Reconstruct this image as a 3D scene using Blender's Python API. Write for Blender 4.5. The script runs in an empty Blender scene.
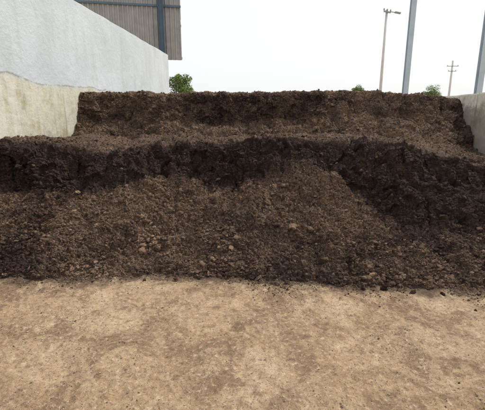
import bpy, bmesh, math, random
import numpy as np
from mathutils import Vector, Matrix
random.seed(7); rng=np.random.default_rng(7)
S=bpy.context.scene
# ------------------------------------------------------------ noise helpers
def h3(ix,iy,iz,seed):
    h=(ix.astype(np.int64)*374761393+iy.astype(np.int64)*668265263+iz.astype(np.int64)*2147483647+seed*1274126177)&0xFFFFFFFF
    h=((h^(h>>13))*1274126177)&0xFFFFFFFF
    h=((h^(h>>15))*2246822519)&0xFFFFFFFF
    h=h^(h>>16)
    return (h&0xFFFFFF).astype(np.float32)/np.float32(0xFFFFFF)
def vn(p,f,seed=0):
    if np.isscalar(f): f=(f,f,f)
    x=p[:,0]*f[0]+31.7;y=p[:,1]*f[1]+17.3;z=p[:,2]*f[2]+5.1
    ix=np.floor(x);iy=np.floor(y);iz=np.floor(z)
    fx=x-ix;fy=y-iy;fz=z-iz
    fx=fx*fx*(3-2*fx);fy=fy*fy*(3-2*fy);fz=fz*fz*(3-2*fz)
    r=0
    for a in(0,1):
        for b in(0,1):
            for c in(0,1):
                w=(fx if a else 1-fx)*(fy if b else 1-fy)*(fz if c else 1-fz)
                r=r+w*h3(ix+a,iy+b,iz+c,seed)
    return r*2-1
def fbm(p,f,o=4,seed=0,g=.5):
    r=0;a=1;t=0
    f=np.array([f]*3 if np.isscalar(f) else f,float)
    for i in range(o):
        r=r+a*vn(p,f,seed+i*11);t+=a;a*=g;f=f*2.03
    return r/t
def warp(p,f,amp,seed):
    return p+amp*np.stack([fbm(p,f,2,seed),fbm(p,f,2,seed+100),fbm(p,f,2,seed+200)],1)
def worley(p,f,seed=0):
    q=p*f+13.3
    i=np.floor(q)
    d1=np.full(len(p),9.,np.float32); idv=np.zeros(len(p),np.float32)
    for a in(-1,0,1):
        for b in(-1,0,1):
            for c in(-1,0,1):
                X=i[:,0]+a;Y=i[:,1]+b;Z=i[:,2]+c
                dx=X+h3(X,Y,Z,seed)-q[:,0];dy=Y+h3(X,Y,Z,seed+1)-q[:,1];dz=Z+h3(X,Y,Z,seed+2)-q[:,2]
                d=dx*dx+dy*dy+dz*dz
                m=d<d1
                d1=np.where(m,d,d1); idv=np.where(m,h3(X,Y,Z,seed+3),idv)
    return np.sqrt(d1),idv
def sstep(a,b,x):
    t=np.clip((x-a)/(b-a),0,1);return t*t*(3-2*t)
# ------------------------------------------------------------ mesh helpers
def grid_mesh(name,P,nu,nv,smooth=True,attrs=None):
    me=bpy.data.meshes.new(name)
    idx=np.arange(nu*nv).reshape(nv,nu)
    q=np.stack([idx[:-1,:-1],idx[:-1,1:],idx[1:,1:],idx[1:,:-1]],-1).reshape(-1,4)
    me.vertices.add(len(P));me.vertices.foreach_set('co',P.astype(np.float32).ravel())
    me.loops.add(q.size);me.loops.foreach_set('vertex_index',q.ravel().astype(np.int32))
    me.polygons.add(len(q));me.polygons.foreach_set('loop_start',(np.arange(len(q))*4).astype(np.int32))
    me.update(calc_edges=True)
    me.polygons.foreach_set('use_smooth',np.full(len(q),smooth))
    for k,v in (attrs or {}).items():
        a=me.attributes.new(k,'FLOAT','POINT');a.data.foreach_set('value',v.astype(np.float32))
    ob=bpy.data.objects.new(name,me);S.collection.objects.link(ob);return ob
def tri_mesh(name,V,F,attrs=None,smooth=False):
    me=bpy.data.meshes.new(name)
    k=F.shape[1]
    me.vertices.add(len(V));me.vertices.foreach_set('co',V.astype(np.float32).ravel())
    me.loops.add(F.size);me.loops.foreach_set('vertex_index',F.ravel().astype(np.int32))
    me.polygons.add(len(F));me.polygons.foreach_set('loop_start',(np.arange(len(F))*k).astype(np.int32))
    me.update(calc_edges=True)
    me.polygons.foreach_set('use_smooth',np.full(len(F),smooth))
    for n,v in (attrs or {}).items():
        a=me.attributes.new(n,'FLOAT','POINT');a.data.foreach_set('value',v.astype(np.float32))
    ob=bpy.data.objects.new(name,me);S.collection.objects.link(ob);return ob
def ico(sub):
    bm=bmesh.new();bmesh.ops.create_icosphere(bm,subdivisions=sub,radius=1)
    V=np.array([v.co[:] for v in bm.verts]);F=np.array([[v.index for v in f.verts] for f in bm.faces]);bm.free();return V,F
def lumps(name,pos,size,val,sub=2,flat=.75):
    V0,F0=ico(sub);n=len(pos);k=len(V0)
    nvnt=14;vars_=[]
    for i in range(nvnt):
        d=1+.62*fbm(V0+i*7.7,1.7,2,seed=i)+.30*vn(V0+i*3.1,3.7,seed=i+50)
        vars_.append(V0*d[:,None])
    vars_=np.array(vars_)
    A=rng.normal(size=(n,3,3));Q,_=np.linalg.qr(A)
    sc=size[:,None]*np.stack([rng.uniform(.75,1.5,n),rng.uniform(.65,1.15,n),rng.uniform(.45,.9,n)],1)
    W=vars_[rng.integers(0,nvnt,n)]*sc[:,None,:]
    W=np.einsum('nij,nkj->nki',Q,W)
    W[:,:,2]*=flat
    W+=pos[:,None,:]
    F=(F0[None]+(np.arange(n)*k)[:,None,None]).reshape(-1,3)
    return tri_mesh(name,W.reshape(-1,3),F,{'val':np.repeat(val,k)})
def box(bm,c,s,rot=None):
    M=Matrix.Translation(c)@(rot or Matrix.Identity(4))@Matrix.Diagonal((*s,1))
    return bmesh.ops.create_cube(bm,size=1,matrix=M)
def bm_obj(name,bm,mat,smooth=False,parent=None):
    me=bpy.data.meshes.new(name);bm.to_mesh(me);bm.free()
    ob=bpy.data.objects.new(name,me);S.collection.objects.link(ob)
    if mat: me.materials.append(mat)
    for p in me.polygons:p.use_smooth=smooth
    if parent: ob.parent=parent
    return ob
def tube(bm,pts,rad,n=12):
    rings=[]
    for i,p in enumerate(pts):
        p=Vector(p);d=(Vector(pts[min(i+1,len(pts)-1)])-Vector(pts[max(i-1,0)])).normalized()
        a=d.orthogonal().normalized() if abs(d.z)<.95 else Vector((1,0,0));b=d.cross(a).normalized();a=b.cross(d)
        rings.append([bm.verts.new(p+rad[i]*(math.cos(t*math.tau/n)*a+math.sin(t*math.tau/n)*b)) for t in range(n)])
    for r0,r1 in zip(rings,rings[1:]):
        for t in range(n): bm.faces.new((r0[t],r0[(t+1)%n],r1[(t+1)%n],r1[t]))
    bm.faces.new(rings[0][::-1]);bm.faces.new(rings[-1])
# ------------------------------------------------------------ material helpers
class NT:
    def __init__(s,name):
        s.m=bpy.data.materials.new(name);s.m.use_nodes=True;s.t=s.m.node_tree;s.N=s.t.nodes;s.L=s.t.links
        s.b=s.N['Principled BSDF'];s.b.inputs['Specular IOR Level'].default_value=.2
        s.co=s.N.new('ShaderNodeTexCoord').outputs['Object']
    def put(s,sock,v):
        if isinstance(v,bpy.types.NodeSocket): s.L.new(v,sock)
        else: sock.default_value=v
    def noise(s,scale,detail=6,rough=.6,vec=None,dist=0):
        n=s.N.new('ShaderNodeTexNoise');s.L.new(vec or s.co,n.inputs['Vector'])
        n.inputs['Scale'].default_value=scale;n.inputs['Detail'].default_value=detail;n.inputs['Roughness'].default_value=rough
        n.inputs['Distortion'].default_value=dist;return n.outputs['Fac']
    def scale(s,v):
        n=s.N.new('ShaderNodeMapping');s.L.new(s.co,n.inputs['Vector']);n.inputs['Scale'].default_value=v;return n.outputs[0]
    def attr(s,name):
        n=s.N.new('ShaderNodeAttribute');n.attribute_name=name;return n.outputs['Fac']
    def rng(s,v,a,b,c=0,d=1):
        n=s.N.new('ShaderNodeMapRange');n.interpolation_type='SMOOTHSTEP';s.put(n.inputs[0],v)
        for i,x in enumerate((a,b,c,d)): n.inputs[i+1].default_value=x
        return n.outputs[0]
    def math(s,op,a,b=0):
        n=s.N.new('ShaderNodeMath');n.operation=op;s.put(n.inputs[0],a);s.put(n.inputs[1],b);return n.outputs[0]
    def mix(s,f,a,b,mode='MIX'):
        n=s.N.new('ShaderNodeMix');n.data_type='RGBA';n.blend_type=mode
        s.put(n.inputs[0],f)
        s.put(n.inputs[6],a if isinstance(a,bpy.types.NodeSocket) else (*a,1))
        s.put(n.inputs[7],b if isinstance(b,bpy.types.NodeSocket) else (*b,1));return n.outputs[2]
    def sep(s):
        n=s.N.new('ShaderNodeSeparateXYZ');s.L.new(s.co,n.inputs[0]);return n.outputs
    def bump(s,h,dist,strength=1,prev=None):
        n=s.N.new('ShaderNodeBump');s.L.new(h,n.inputs['Height']);n.inputs['Distance'].default_value=dist;n.inputs['Strength'].default_value=strength
        if prev: s.L.new(prev,n.inputs['Normal'])
        return n.outputs[0]
    def done(s,col,rough=.95,nrm=None):
        s.put(s.b.inputs['Base Color'],col if isinstance(col,bpy.types.NodeSocket) else (*col,1));s.put(s.b.inputs['Roughness'],rough)
        if nrm: s.L.new(nrm,s.b.inputs['Normal'])
        return s.m
def compost_mat():
    t=NT('compost')
    dry=t.attr('dry')
    n1=t.noise(2.2,5,.6);n2=t.noise(45,6,.8);n3=t.noise(170,3,.75)
    base=t.mix(t.rng(n2,.36,.66),(.020,.0125,.0115),(.092,.058,.048))
    dryc=t.mix(t.rng(n2,.37,.62),(.055,.032,.022),(.37,.245,.16))
    f=t.math('MULTIPLY',dry,t.rng(n1,.25,.7,.6,1.25))
    c=t.mix(f,base,dryc)
    fle=t.math('MULTIPLY',t.rng(t.noise(210,3,.7),.59,.66),t.rng(dry,.0,.7,.14,.85))
    c=t.mix(fle,c,(.50,.38,.27))
    b=t.bump(n2,.018,1);b=t.bump(n3,.006,1,b)
    t.b.inputs['Specular IOR Level'].default_value=.18
    return t.done(c,.8,b)
def clod_mat(name,darks,lights):
    t=NT(name)
    v=t.attr('val')
    n=t.noise(90,4,.7)
    c=t.mix(v,darks,lights);c=t.mix(t.rng(n,.3,.65,.8,0),c,t.mix(.6,c,(.012,.008,.006)))
    t.b.inputs['Specular IOR Level'].default_value=.12
    return t.done(c,.95,t.bump(n,.006,.8))
def ground_mat():
    t=NT('dry_soil')
    near=t.attr('near')
    n0=t.noise(.9,5,.6);n1=t.noise(2.6,8,.70,dist=.9);n2=t.noise(28,6,.75);n3=t.noise(160,3,.7)
    nm=t.noise(11,6,.72,dist=.6)
    c=t.mix(t.rng(n0,.35,.65),(.35,.24,.140),(.44,.322,.205))
    c=t.mix(t.rng(n1,.48,.60,0,.9),c,(.215,.140,.082))
    c=t.mix(t.rng(nm,.50,.64,0,.6),c,(.185,.120,.070))
    c=t.mix(t.rng(n1,.46,.34,0,.5),c,(.56,.43,.29))
    c=t.mix(t.rng(n2,.52,.68,0,.7),c,(.62,.50,.36))
    c=t.mix(t.rng(n2,.47,.32,0,.8),c,(.165,.105,.062))
    c=t.mix(t.rng(t.noise(70,3,.7),.56,.66,0,.75),c,(.12,.08,.05))
    c=t.mix(t.rng(n3,.60,.70,0,.65),c,(.70,.58,.44))
    c=t.mix(t.rng(n3,.42,.30,0,.7),c,(.10,.065,.04))
    st=t.rng(t.math('ADD',near,t.math('MULTIPLY',t.math('SUBTRACT',t.noise(5,8,.78),.5),2.2)),.28,1.0,0,.9)
    c=t.mix(st,c,(.075,.050,.036))
    b=t.bump(n2,.016,.9);b=t.bump(n3,.006,.9,b)
    return t.done(c,.95,b)
def wall_mat(name,level,up,lowc):
    t=NT(name);X,Y,Z=t.sep()
    n1=t.noise(1.1,6,.6);n2=t.noise(9,6,.65);n3=t.noise(60,4,.7)
    c=t.mix(t.rng(n1,.3,.7),up,tuple(u*.86 for u in up))
    streak=t.noise(3,5,.6,vec=t.scale((1,1.6,.25)))
    c=t.mix(t.rng(streak,.5,.75,0,.35),c,(.40,.41,.39))
    low=t.mix(t.rng(n2,.35,.7),lowc,tuple(u*.8 for u in lowc))
    low=t.mix(t.rng(t.noise(3,6,.7),.5,.65,0,.75),low,(.38,.33,.21))
    low=t.mix(t.rng(streak,.48,.62,0,.7),low,(.64,.62,.54))
    fs=t.noise(2.6,5,.65,vec=t.scale((1,2.2,.12)))
    low=t.mix(t.rng(fs,.54,.68,0,.6),low,(.30,.25,.17))
    lv=t.math('ADD',Z,t.math('ADD',t.math('MULTIPLY',t.math('SUBTRACT',t.noise(.9,3,.5),.5),.35),t.math('MULTIPLY',t.math('SUBTRACT',t.noise(14,4,.7),.5),.05)))
    c=t.mix(t.rng(lv,level-.07,level+.03,1,0),c,low)
    d=t.math('ABSOLUTE',t.math('SUBTRACT',lv,level))
    c=t.mix(t.math('MULTIPLY',t.rng(d,.0,.026,.6,0),t.rng(n2,.38,.58)),c,(.22,.18,.13))
    c=t.mix(t.rng(t.math('ADD',Z,t.math('MULTIPLY',t.math('SUBTRACT',t.noise(7,6,.75),.5),.9)),level-1.0,level-.72,.6,0),c,(.12,.09,.06))
    c=t.mix(t.rng(n3,.62,.72,0,.25),c,(.2,.18,.15))
    b=t.bump(n2,.024,.55);b=t.bump(n3,.006,.5,b)
    return t.done(c,.9,b)
def paint(name,col,rough=.55,var=.15):
    t=NT(name);n=t.noise(3,5,.6)
    return t.done(t.mix(t.rng(n,.3,.7),col,tuple(c*(1-var) for c in col)),rough,t.bump(t.noise(40,3,.6),.002,.3))
M_comp=compost_mat()
M_clod=clod_mat('compost_clods',(.030,.018,.0145),(.31,.21,.14))
M_crumb=clod_mat('soil_crumbs',(.05,.033,.022),(.50,.38,.26))
M_ground=ground_mat()
M_wallL=wall_mat('limewashed_concrete',2.08,(.57,.62,.635),(.58,.565,.45))
M_wallR=wall_mat('stained_concrete',2.6,(.6,.6,.58),(.76,.71,.60))
# ------------------------------------------------------------ compost heap
XL,XR=-3.56,3.66
nu,nv=1500,1200
xs=np.linspace(XL,XR,nu)
def ip(x,pts): 
    a=np.array(pts);return np.interp(x,a[:,0],a[:,1])
xx=np.stack([xs,xs*0,xs*0],1)
w1=vn(xx,1.1,3);w2=vn(xx,2.7,5);w3=vn(xx,6.5,8);w4=fbm(xx,14,3,18)
foot=ip(xs,[(-3.6,3.45),(-2.7,3.44),(-1.6,3.50),(-.9,3.64),(-.2,3.52),(.6,3.48),(1.2,3.46),(2.1,3.42),(3.7,3.4)])+.05*w2+.04*w3+.03*w4
st=ip(xs,[(-3.6,.62),(-2.7,.66),(-2.,.68),(-1.4,.80),(-1.05,.86),(-.75,.68),(-.5,.68),(0,.84),(.42,1.03),(.72,.92),(1.1,.62),(1.5,.38),(2.1,.28),(3.7,.26)])+.05*w3+.06*w4
sy=foot+ip(xs,[(-3.6,.95),(-1.05,1.0),(.45,1.18),(1.2,.95),(1.6,.8),(2.1,.7),(3.7,.65)])
ry=ip(xs,[(-3.6,4.50),(-3.0,4.72),(-2,4.92),(-1,5.02),(0,5.1),(.5,5.12),(1.3,5.0),(2.2,4.95),(3.7,4.85)])+.05*w1+.06*w2+.045*w3+.05*w4
rz=ip(xs,[(-3.6,1.27),(-2.8,1.20),(-2.,1.16),(-1.2,1.21),(0,1.26),(1.3,1.26),(1.9,1.18),(2.5,1.02),(3.7,.92)])+.02*w2+.02*w3+.02*w4
ty=ip(xs,[(-3.6,6.5),(-1,6.55),(0,6.6),(1.,6.5),(1.6,6.25),(3.,6.35),(3.7,6.9)])+.08*w1
tz=ip(xs,[(-3.6,1.20),(0,1.25),(1.5,1.3),(2.6,1.14),(3.7,.90)])
my=ip(xs,[(-3.6,6.92),(-1.5,6.90),(-1,7.0),(.6,7.05),(1.2,6.95),(3.,7.05),(3.7,7.4)])+.06*w2
mz=ip(xs,[(-3.6,1.44),(-1.5,1.44),(-1,1.46),(.6,1.46),(1.2,1.62),(3.,1.52),(3.7,1.35)])+.06*w1+.03*w3
uy=ip(xs,[(-3.6,7.12),(-1,7.12),(.8,7.15),(1.2,7.35),(3.,7.5),(3.7,7.85)])+.05*w1+.06*w2+.05*w3+.04*w4
uz=ip(xs,[(-3.6,1.975),(-2,1.975),(0,1.975),(1,1.985),(2,1.96),(2.9,1.915),(3.7,1.86)])+.012*w2+.014*w3+.020*w4
cp=[(foot-.22,foot*0-.14),(foot-.02,foot*0+.0),(sy,st),(ry-.10,rz-.06),(ry+.03,rz),(ry+.7,rz-.03),(ty,tz),(my,mz),(uy-.04,uz-.04),(uy+.05,uz),(uy+1.2,uz+.0),(foot*0+12.,uz-.1),(foot*0+14.,foot*0-.05)]
CY=np.array([c[0] for c in cp]);CZ=np.array([c[1] for c in cp])
wts=[.04,.31,.16,.05,.06,.05,.10,.14,.04,.02,.02,.01]
wts=np.array(wts)/sum(wts)
vk=np.concatenate([[0],np.cumsum(wts)])
v=np.linspace(0,1,nv)
seg=np.clip(np.searchsorted(vk,v,side='right')-1,0,len(wts)-1);fr=(v-vk[seg])/wts[seg]
PY=CY[seg]*(1-fr)[:,None]+CY[seg+1]*fr[:,None]
PZ=CZ[seg]*(1-fr)[:,None]+CZ[seg+1]*fr[:,None]
def sm(A,k):
    ker=np.ones(k)/k;pad=np.pad(A,((k//2,k//2),(0,0)),mode='edge')
    cs=np.cumsum(np.vstack([np.zeros((1,A.shape[1])),pad]),0);return (cs[k:]-cs[:-k])/k
PY=sm(sm(PY,13),9);PZ=sm(sm(PZ,13),9)
PX=np.broadcast_to(xs,(nv,nu)).copy()
def normals(PX,PY,PZ):
    P=np.stack([PX,PY,PZ],-1);du=np.gradient(P,axis=1);dv=np.gradient(P,axis=0)
    n=np.cross(du,dv);n/=np.linalg.norm(n,axis=-1,keepdims=True)+1e-9;return n
N0=normals(PX,sm(PY,21),sm(PZ,21));P=np.stack([PX,PY,PZ],-1).reshape(-1,3);N=N0.reshape(-1,3)
vv=np.repeat(v,nu);X=P[:,0]
jit=.03*fbm(P,5,4,seed=777,g=.6)
scree=sstep(vk[1]-.02,vk[1]+.01,vv)*sstep(vk[2]+.04,vk[2]-.04,vv+jit)
cliff1=sstep(vk[2]-.01,vk[2]+.03,vv)*sstep(vk[4]+.01,vk[4]-.02,vv)
rear=sstep(vk[6]-.02,vk[6]+.02,vv)
back=sstep(vk[7],vk[7]+.03,vv)
crest=sstep(vk[8]-.01,vk[9]+.005,vv)
rface=rear*(1-crest)
edge=sstep(0,.04,vv)
top_soft=1-.35*crest
d=.09*fbm(P,1.6,3,seed=1)*(1-.4*scree)*(1-.6*crest)
d+=.062*fbm(P,(6,6,5),4,seed=21,g=.55)*(1-.5*scree)*top_soft
cut=1-np.abs(fbm(P,(3.2,1.5,1.6),4,seed=33))*2
d-=.14*np.clip(cut-.55,0,1)*(cliff1+rface)
tg=fbm(warp(P,2,.12,500),(9,1.,.9),3,seed=510)
d+=.06*tg*(rface*back+.28*cliff1)
pw=warp(P,7,.10,71)
w0,i0=worley(pw*np.array([1,1,.9]),6.5,2)
d+=(i0-.5)*.10*sstep(0,.12,.75-w0)*(cliff1+.8*rface+.30*scree)
pw=warp(P,16,.05,171)
wa,ia=worley(pw,14,3)
cl=.25+.95*sstep(-.2,.3,fbm(P,2.5,3,seed=61))
d+=((.5-wa)*.036+(ia-.5)*.034)*cl*top_soft
pw=warp(P,35,.025,271)
wb,ib=worley(pw,33,9)
d+=((.5-wb)*.014+(ib-.5)*.014)
rd=1-np.abs(fbm(P,28,4,seed=83,g=.65))*2
d+=.012*rd+.016*fbm(P,60,3,seed=81,g=.7)
d+=scree*(.07*fbm(P,(3.0,1.2,1.2),3,seed=301)+.032*fbm(P,9,3,seed=305))
P2=P+N*(d*edge)[:,None]
P2[:,0]=np.clip(P2[:,0],XL-.02,XR+.02)
big=fbm(P,1.4,4,seed=91);mid=fbm(P,7,4,seed=95,g=.6)
leftscree=scree*sstep(-.45,-1.1,X+.25*mid)
dry=.05+.82*leftscree*(.65+.7*big)+.36*scree*(1-leftscree)*sstep(2.6,1.4,X)+.28*scree*sstep(1.8,2.4,X)
lt=sstep(.15,.55,P[:,2]);dry+=.12*scree*lt
dry+=rear*(.58+.45*mid)*(1-.6*sstep(-1.5,-1.,X)*sstep(1.1,.7,X)*back*(1-crest))
dry-=.05*crest
dry+=.36*sstep(vk[3],vk[4],vv)*(1-rear)
dry+=.26*big+.42*mid
dry-=.18*cliff1*(1-scree)
dry-=.35*sstep(2.7,3.4,X)*rear
dry-=.45*scree*sstep(-1.8,-2.9,X)*sstep(.42,.1,P[:,2])
dry=np.clip(dry,0,1)
heap=bpy.data.objects.new('compost_heap',None);S.collection.objects.link(heap)
hs=grid_mesh('heap_surface',P2,nu,nv,True,{'dry':dry});hs.data.materials.append(M_comp);hs.parent=heap
def pick(n,prob):
    p=prob/prob.sum();return rng.choice(len(prob),n,p=p)
vis=(vv<vk[10])&(vv>vk[1]-.01)
area=np.repeat(np.interp(v,(vk[:-1]+vk[1:])/2,np.linalg.norm(np.stack([CY.mean(1)[1:]-CY.mean(1)[:-1],CZ.mean(1)[1:]-CZ.mean(1)[:-1]],0),axis=0)/wts),nu)
flat_=np.clip(N[:,2],0,1)
clus=.10+.90*sstep(-.2,.4,fbm(P,3.3,3,seed=401))
pr=area*vis*clus*(.06+1.0*scree*(1.2-sstep(0,.9,P[:,2]))+.22*(1-scree)*flat_**2)*(1-.6*crest)
i=pick(18000,pr)
sz=np.clip(np.exp(rng.normal(math.log(.0092),.52,len(i))),.004,.042)
pos=P2[i]+N[i]*(sz*.05)[:,None]+rng.normal(0,.003,(len(i),3))
val=np.clip(dry[i]*.75+rng.normal(-.03,.20,len(i)),0,1)
val=np.where(rng.random(len(i))<.008,.95,val)
o=lumps('clods',pos,sz,val,2);o.data.materials.append(M_clod);o.parent=heap
i=pick(90000,pr+area*vis*.25)
sz=rng.uniform(.002,.0065,len(i))
pos=P2[i]+N[i]*(sz*.3)[:,None]
val=np.clip(dry[i]*.9+rng.normal(0,.30,len(i)),0,1)
o=lumps('fine_clods',pos,sz,val,1);o.data.materials.append(M_clod);o.parent=heap
# ------------------------------------------------------------ ground
def graded(a,b,step,lim_lo,lim_hi,k=26):
    core=np.arange(a,b+step,step)
    lo=a-np.geomspace(step*2,a-lim_lo,k)[::-1];hi=core[-1]+np.geomspace(step*2,lim_hi-core[-1],k)
    return np.concatenate([lo,core,hi])
gx=graded(-3.5,3.5,.0058,-900,900);gy=graded(1.3,3.75,.005,-300,1500)
GX,GY=np.meshgrid(gx,gy);P=np.stack([GX.ravel(),GY.ravel(),0*GX.ravel()],1)
core=sstep(-4.2,-3.3,P[:,0])*sstep(4.2,3.3,P[:,0])*sstep(.9,1.35,P[:,1])*sstep(4.0,3.7,P[:,1])
wa,ia=worley(warp(P,20,.03,5),24,3);wb,ib=worley(warp(P,50,.012,9),60,6)
patch=sstep(-.1,.35,fbm(P,2.3,3,seed=4))
z=.026*fbm(P,1.3,3,seed=2)+.022*fbm(P,5,4,seed=7)+.011*fbm(P,22,4,seed=12)
z+=(.5-wa)*.012*patch*ia+(.5-wb)*.006*(.3+.7*patch)*ib
P[:,2]=z*core-.004
fy=np.interp(P[:,0],xs,foot)
near=sstep(.50,-.02,fy-P[:,1])*core
ground=grid_mesh('ground',P,len(gx),len(gy),True,{'near':near});ground.data.materials.append(M_ground)
ZG=P[:,2].reshape(len(gy),len(gx))
def gzat(x,y):
    a=np.clip(np.searchsorted(gx,x),0,len(gx)-1);b=np.clip(np.searchsorted(gy,y),0,len(gy)-1);return ZG[b,a]
n=24000
bx=rng.uniform(-3.4,3.5,n);fyy=np.interp(bx,xs,foot)
by=fyy-rng.exponential(.075,n)*(1+.8*vn(np.stack([bx,bx*0,bx*0],1),2.2,77))+.03
keep=rng.random(n)<(.25+.75*sstep(-.2,.3,fbm(np.stack([bx,by,0*bx],1),4,3,seed=55)))
bx,by=bx[keep],by[keep];n=len(bx)
sz=np.clip(np.exp(rng.normal(math.log(.004),.45,n)),.002,.014)
pos=np.stack([bx,by,gzat(bx,by)+sz*.25],1)
val=np.clip(rng.normal(.28,.2,n),0,1)
o=lumps('rolled_fines',pos,sz,val,1);o.data.materials.append(M_clod);o.parent=heap
B=[(.10,3.34,.040),(.17,3.29,.024),(.05,3.38,.028),(.46,3.28,.020),(.9,3.34,.028),(1.35,3.31,.024),(1.6,3.28,.018),(-1.2,3.40,.02),(-.35,3.36,.014),(.33,3.36,.018),(2.2,3.28,.02),(-2.2,3.32,.016),(1.1,3.36,.032),(.2,3.40,.03),(-.9,3.44,.02)]
pos=np.array([(a,b,c*.4) for a,b,c in B]);sz=np.array([c for *_,c in B])
o=lumps('rolled_clods',pos,sz,np.clip(rng.normal(.12,.08,len(sz)),0,1),4);o.data.materials.append(M_clod);o.parent=heap
n=11000
bx=rng.uniform(-2.9,2.9,n);by=3.55-2.2*rng.random(n)**1.1
pp=np.stack([bx,by,0*bx],1);k=rng.random(n)<(.2+.8*sstep(-.1,.3,fbm(pp,2.3,3,seed=4)));bx,by=bx[k],by[k];n=len(bx)
sz=np.clip(np.exp(rng.normal(math.log(.0028),.45,n)),.0013,.009)
pos=np.stack([bx,by,gzat(bx,by)+sz*.15],1)
val=np.clip(rng.normal(.62,.30,n),.03,1)
o=lumps('soil_crumbs',pos,sz,val,2);o.data.materials.append(M_crumb);o.parent=ground
n=900
c=np.stack([rng.uniform(-2.7,2.7,n),3.6-2*rng.random(n),np.zeros(n)],1);c[:,2]=gzat(c[:,0],c[:,1])+.003
a=rng.uniform(0,math.tau,n);L=rng.uniform(.005,.018,n);w=rng.uniform(.0007,.0016,n)
dx=np.stack([np.cos(a),np.sin(a),rng.normal(0,.12,n)],1)*L[:,None];dy=np.stack([-np.sin(a),np.cos(a),0*a],1)*w[:,None]
up=np.array([0,0,.0015])
V=np.stack([c-dx-dy,c+dx-dy*.5,c+dx+dy*.5,c-dx+dy,c+up],1).reshape(-1,3)
F=np.array([[0,1,4],[1,2,4],[2,3,4],[3,0,4]])[None]+(np.arange(n)*5)[:,None,None]
o=tri_mesh('straw_flecks',V,F.reshape(-1,3),{'val':np.repeat(rng.uniform(.3,1,n),5)});o.data.materials.append(clod_mat('straw',(.2,.13,.07),(.62,.5,.33)));o.parent=ground
# ------------------------------------------------------------ retaining walls
def wall(name,x0,x1,y0,y1,h,mat,seed):
    bm=bmesh.new();box(bm,((x0+x1)/2,(y0+y1)/2,h/2-.1),(x1-x0,y1-y0,h+.2))
    bmesh.ops.bevel(bm,geom=[e for e in bm.edges],offset=.02,segments=2,affect='EDGES')
    bmesh.ops.subdivide_edges(bm,edges=[e for e in bm.edges if e.calc_length()>.5],cuts=60,use_grid_fill=True)
    from mathutils import noise as mn
    for v_ in bm.verts:
        q=v_.co.copy()
        v_.co.x+=.012*mn.noise(q*1.3+Vector((seed,0,0)));v_.co.z+=.014*mn.noise(q*2.1)
    return bm_obj(name,bm,mat)
wall('concrete_wall',-3.80,-3.5,2.3,13.7,3.58,M_wallL,0)
wall('concrete_wall',3.6,3.88,2.3,11.5,1.95,M_wallR,9)
# ------------------------------------------------------------ steel shed behind (origin at its near right corner)
shed=bpy.data.objects.new('metal_shed',None);S.collection.objects.link(shed)
shed.location=(-3.95,18,0);shed.rotation_euler=(0,0,math.radians(15))
M_clad=paint('weathered_cladding',(.40,.40,.385),.6,.2);M_blue=paint('slate_blue_steel',(.12,.18,.23),.5)
M_roof=paint('roof_sheet',(.42,.45,.47),.5)
xl=-11.;zb=3.95;zt=7.6;DP=9.
def corrug(p0,p1,z0,z1,pitch=.2,depth=.05):
    bm=bmesh.new();p0=Vector(p0);p1=Vector(p1);L=(p1-p0).length;d=(p1-p0)/L;nrm=Vector((d.y,-d.x,0))
    prof=[(0,0),(.55,0),(.65,1),(.9,1),(1.0,0)];prev=None;k=0
    while k*pitch<L:
        for a,b in prof[:-1]:
            s=min((k+a)*pitch,L);q=p0+d*s+nrm*(b*depth)
            cur=(bm.verts.new((q.x,q.y,z0)),bm.verts.new((q.x,q.y,z1)))
            if prev: bm.faces.new((prev[0],cur[0],cur[1],prev[1]))
            prev=cur
        k+=1
    return bm
bm_obj('front_cladding',corrug((xl,0,0),(0,0,0),zb,zt),M_clad,parent=shed)
bm_obj('side_cladding',corrug((-.05,.05,0),(-.05,DP,0),5.7,zt),M_clad,parent=shed)
bm=bmesh.new()
for cx in (-.87,-5.6,-10.3):
    for cy in (-.16,DP-.2):
        box(bm,(cx,cy,3.8),(.22,.02,7.6));box(bm,(cx-.11,cy,3.8),(.016,.24,7.6));box(bm,(cx+.11,cy,3.8),(.016,.24,7.6))
bm_obj('columns',bm,M_blue,parent=shed)
bm=bmesh.new()
box(bm,(xl/2,-.07,6.15),(-xl,.05,.08));box(bm,(xl/2,.06,zb+.1),(-xl,.05,.10));box(bm,(xl/2,.06,5.4),(-xl,.05,.10))
bm_obj('girts',bm,M_blue,parent=shed)
bm=bmesh.new()
for a,b,za,zb_ in ((-.4,DP/2,7.6,9.),(DP/2,DP+.4,9.,7.6)):
    bm.faces.new([bm.verts.new(q) for q in ((xl-.3,a,za),(.03,a,za),(.03,b,zb_),(xl-.3,b,zb_))])
ro=bm_obj('roof',bm,M_roof,parent=shed);mo=ro.modifiers.new('s','SOLIDIFY');mo.thickness=.05
# ------------------------------------------------------------ steel columns / utility poles
M_col=paint('galvanised_blue_grey',(.48,.57,.63),.5)
M_pole=paint('concrete_pole_grey',(.60,.60,.58),.9)
def steel_column(name,x,y,h,w=.17):
    e=bpy.data.objects.new(name,None);S.collection.objects.link(e);e.location=(x,y,0)
    bm=bmesh.new();box(bm,(0,-w/2,h/2),(w,.012,h));box(bm,(0,w/2,h/2),(w,.012,h));box(bm,(0,0,h/2),(.010,w-.014,h))
    bm_obj('h_section',bm,M_col,parent=e)
    bm=bmesh.new();box(bm,(0,0,.012),(.36,.36,.024));box(bm,(0,0,h+.01),(.3,.3,.02))
    for a in(-.13,.13):
        for b in(-.13,.13): tube(bm,[(a,b,.02),(a,b,.09)],[.012,.012],8)
    bm_obj('plates_and_bolts',bm,M_col,parent=e);return e
steel_column('steel_column',4.33,13,7.5,.15)
steel_column('steel_column',6.58,13,7.5,.17)
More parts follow.
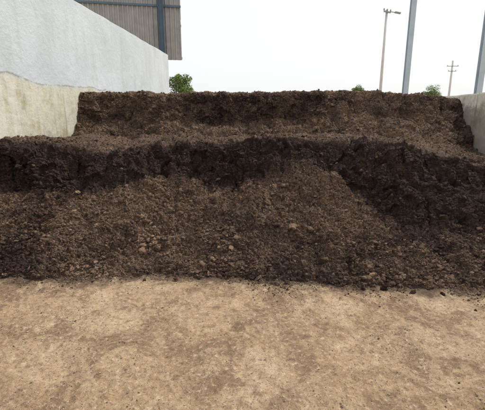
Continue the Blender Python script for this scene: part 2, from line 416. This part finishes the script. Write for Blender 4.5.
def utility(name,x,y,h,arms,r0=.13,r1=.085,lamp=False):
    e=bpy.data.objects.new(name,None);S.collection.objects.link(e);e.location=(x,y,0)
    bm=bmesh.new();tube(bm,[(0,0,-.1),(0,0,h*.5),(0,0,h)],[r0,(r0+r1)/2,r1],16);bm_obj('shaft',bm,M_pole,True,e)
    bm=bmesh.new()
    for z_,w,tl in arms:
        box(bm,(w*.0,-.12,z_),(w,.09,.09),Matrix.Rotation(tl,4,'Y'))
        for k in(-.45,.45,0):
            tube(bm,[(k*w,-.12,z_-k*w*math.tan(tl)+.04),(k*w,-.12,z_-k*w*math.tan(tl)+.12),(k*w,-.12,z_-k*w*math.tan(tl)+.2)],[.03,.06,.03],10)
    if lamp:
        tube(bm,[(0,0,h-.2),(.3,-.1,h-.15),(.65,-.15,h-.22)],[.03,.03,.03],8);box(bm,(.72,-.16,h-.23),(.4,.18,.09),Matrix.Rotation(.2,4,'Y'))
    bm_obj('crossarms',bm,paint('pole_steel',(.33,.34,.35)),parent=e)
utility('utility_pole',8.2,30,8.75,[(8.6,.5,.2)],.12,.08,True)
utility('utility_pole',30.7,70,10.3,[(9.4,1.9,0),(8.6,1.3,0)],.2,.14)
# ------------------------------------------------------------ trees
M_bark=paint('bark',(.12,.085,.06),.9)
def leafmat():
    t=NT('foliage');v_=t.attr('val');c=t.mix(v_,(.07,.12,.035),(.24,.34,.10))
    return t.done(c,.6)
M_leaf=leafmat()
def tree(name,x,y,h,r,seed):
    R=np.random.default_rng(seed);e=bpy.data.objects.new(name,None);S.collection.objects.link(e);e.location=(x,y,0)
    bm=bmesh.new();tube(bm,[(0,0,-.1),(.05,0,h*.3),(0,.1,h*.6)],[h*.035,h*.025,h*.015],10)
    cl=[]
    for k in range(26):
        a=R.uniform(0,math.tau);rr=r*R.uniform(.2,.95);zz=h*R.uniform(.42,.93)
        rr*=math.sqrt(max(.1,1-((zz/h-.62)/.42)**2))
        t_=(rr*math.cos(a),rr*math.sin(a),zz);cl.append(t_)
        tube(bm,[(0,0,h*.3+.1*k/26*h),(t_[0]*.5,t_[1]*.5,zz*.8),t_],[h*.012,h*.008,h*.003],6)
    bm_obj('trunk_and_limbs',bm,M_bark,True,e)
    n=6000;ci=R.integers(0,len(cl),n);C=np.array(cl)[ci];u=R.normal(size=(n,3));u/=np.linalg.norm(u,axis=1,keepdims=True)
    C=C+u*(r*R.uniform(.18,.38,len(cl))[ci]*R.random(n)**.4*1.2)[:,None]*np.array([1,1,.75])
    s=R.uniform(.04,.10,n)*h/5;A=R.normal(size=(n,3));A/=np.linalg.norm(A,axis=1,keepdims=True);Bv=np.cross(A,R.normal(size=(n,3)));Bv/=np.linalg.norm(Bv,axis=1,keepdims=True)
    V=np.stack([C-A*s[:,None],C+Bv*(s*.45)[:,None],C+A*s[:,None],C-Bv*(s*.45)[:,None]],1).reshape(-1,3)
    F=np.arange(4)[None]+(np.arange(n)*4)[:,None]
    o=tri_mesh('leaves',V,F,{'val':np.repeat(np.clip(R.random(n)*.6+.4*R.random(len(cl))[ci],0,1),4)});o.data.materials.append(M_leaf);o.parent=e
tree('tree',-8.1,35,5.25,1.35,1)
tree('tree',13.5,60,6.0,1.2,2)
tree('tree',23.9,60,5.7,1.8,3)
# ------------------------------------------------------------ light, sky, camera
el,az=math.radians(55),math.radians(56)
sd=Vector((math.sin(az)*math.cos(el),math.cos(az)*math.cos(el),math.sin(el)))
l=bpy.data.lights.new('sun','SUN');l.energy=3.3;l.angle=math.radians(3);l.color=(1,.96,.90)
lo=bpy.data.objects.new('sun',l);S.collection.objects.link(lo);lo.rotation_euler=sd.to_track_quat('Z','Y').to_euler();lo.location=(5,5,20)
w=bpy.data.worlds.new('World');S.world=w;w.use_nodes=True;t=w.node_tree
sk=t.nodes.new('ShaderNodeTexSky');sk.sky_type='NISHITA';sk.sun_disc=False;sk.sun_elevation=el;sk.sun_rotation=az
sk.dust_density=6;sk.air_density=1.0;sk.ozone_density=1
mx=t.nodes.new('ShaderNodeMix');mx.data_type='RGBA';mx.inputs[0].default_value=.75;mx.inputs[7].default_value=(7.8,7.9,8.0,1)
t.links.new(sk.outputs[0],mx.inputs[6]);t.links.new(mx.outputs[2],t.nodes['Background'].inputs[0]);t.nodes['Background'].inputs[1].default_value=.15
cam=bpy.data.cameras.new('camera');co=bpy.data.objects.new('camera',cam);S.collection.objects.link(co);S.camera=co
cam.sensor_width=36;cam.lens=28.2;cam.clip_end=5000;cam.clip_start=.05
co.location=(0,0,1.6);co.rotation_euler=(math.radians(90-13.5),0,math.radians(3.9))
S.view_settings.view_transform='Standard';S.view_settings.look='None';S.view_settings.exposure=0
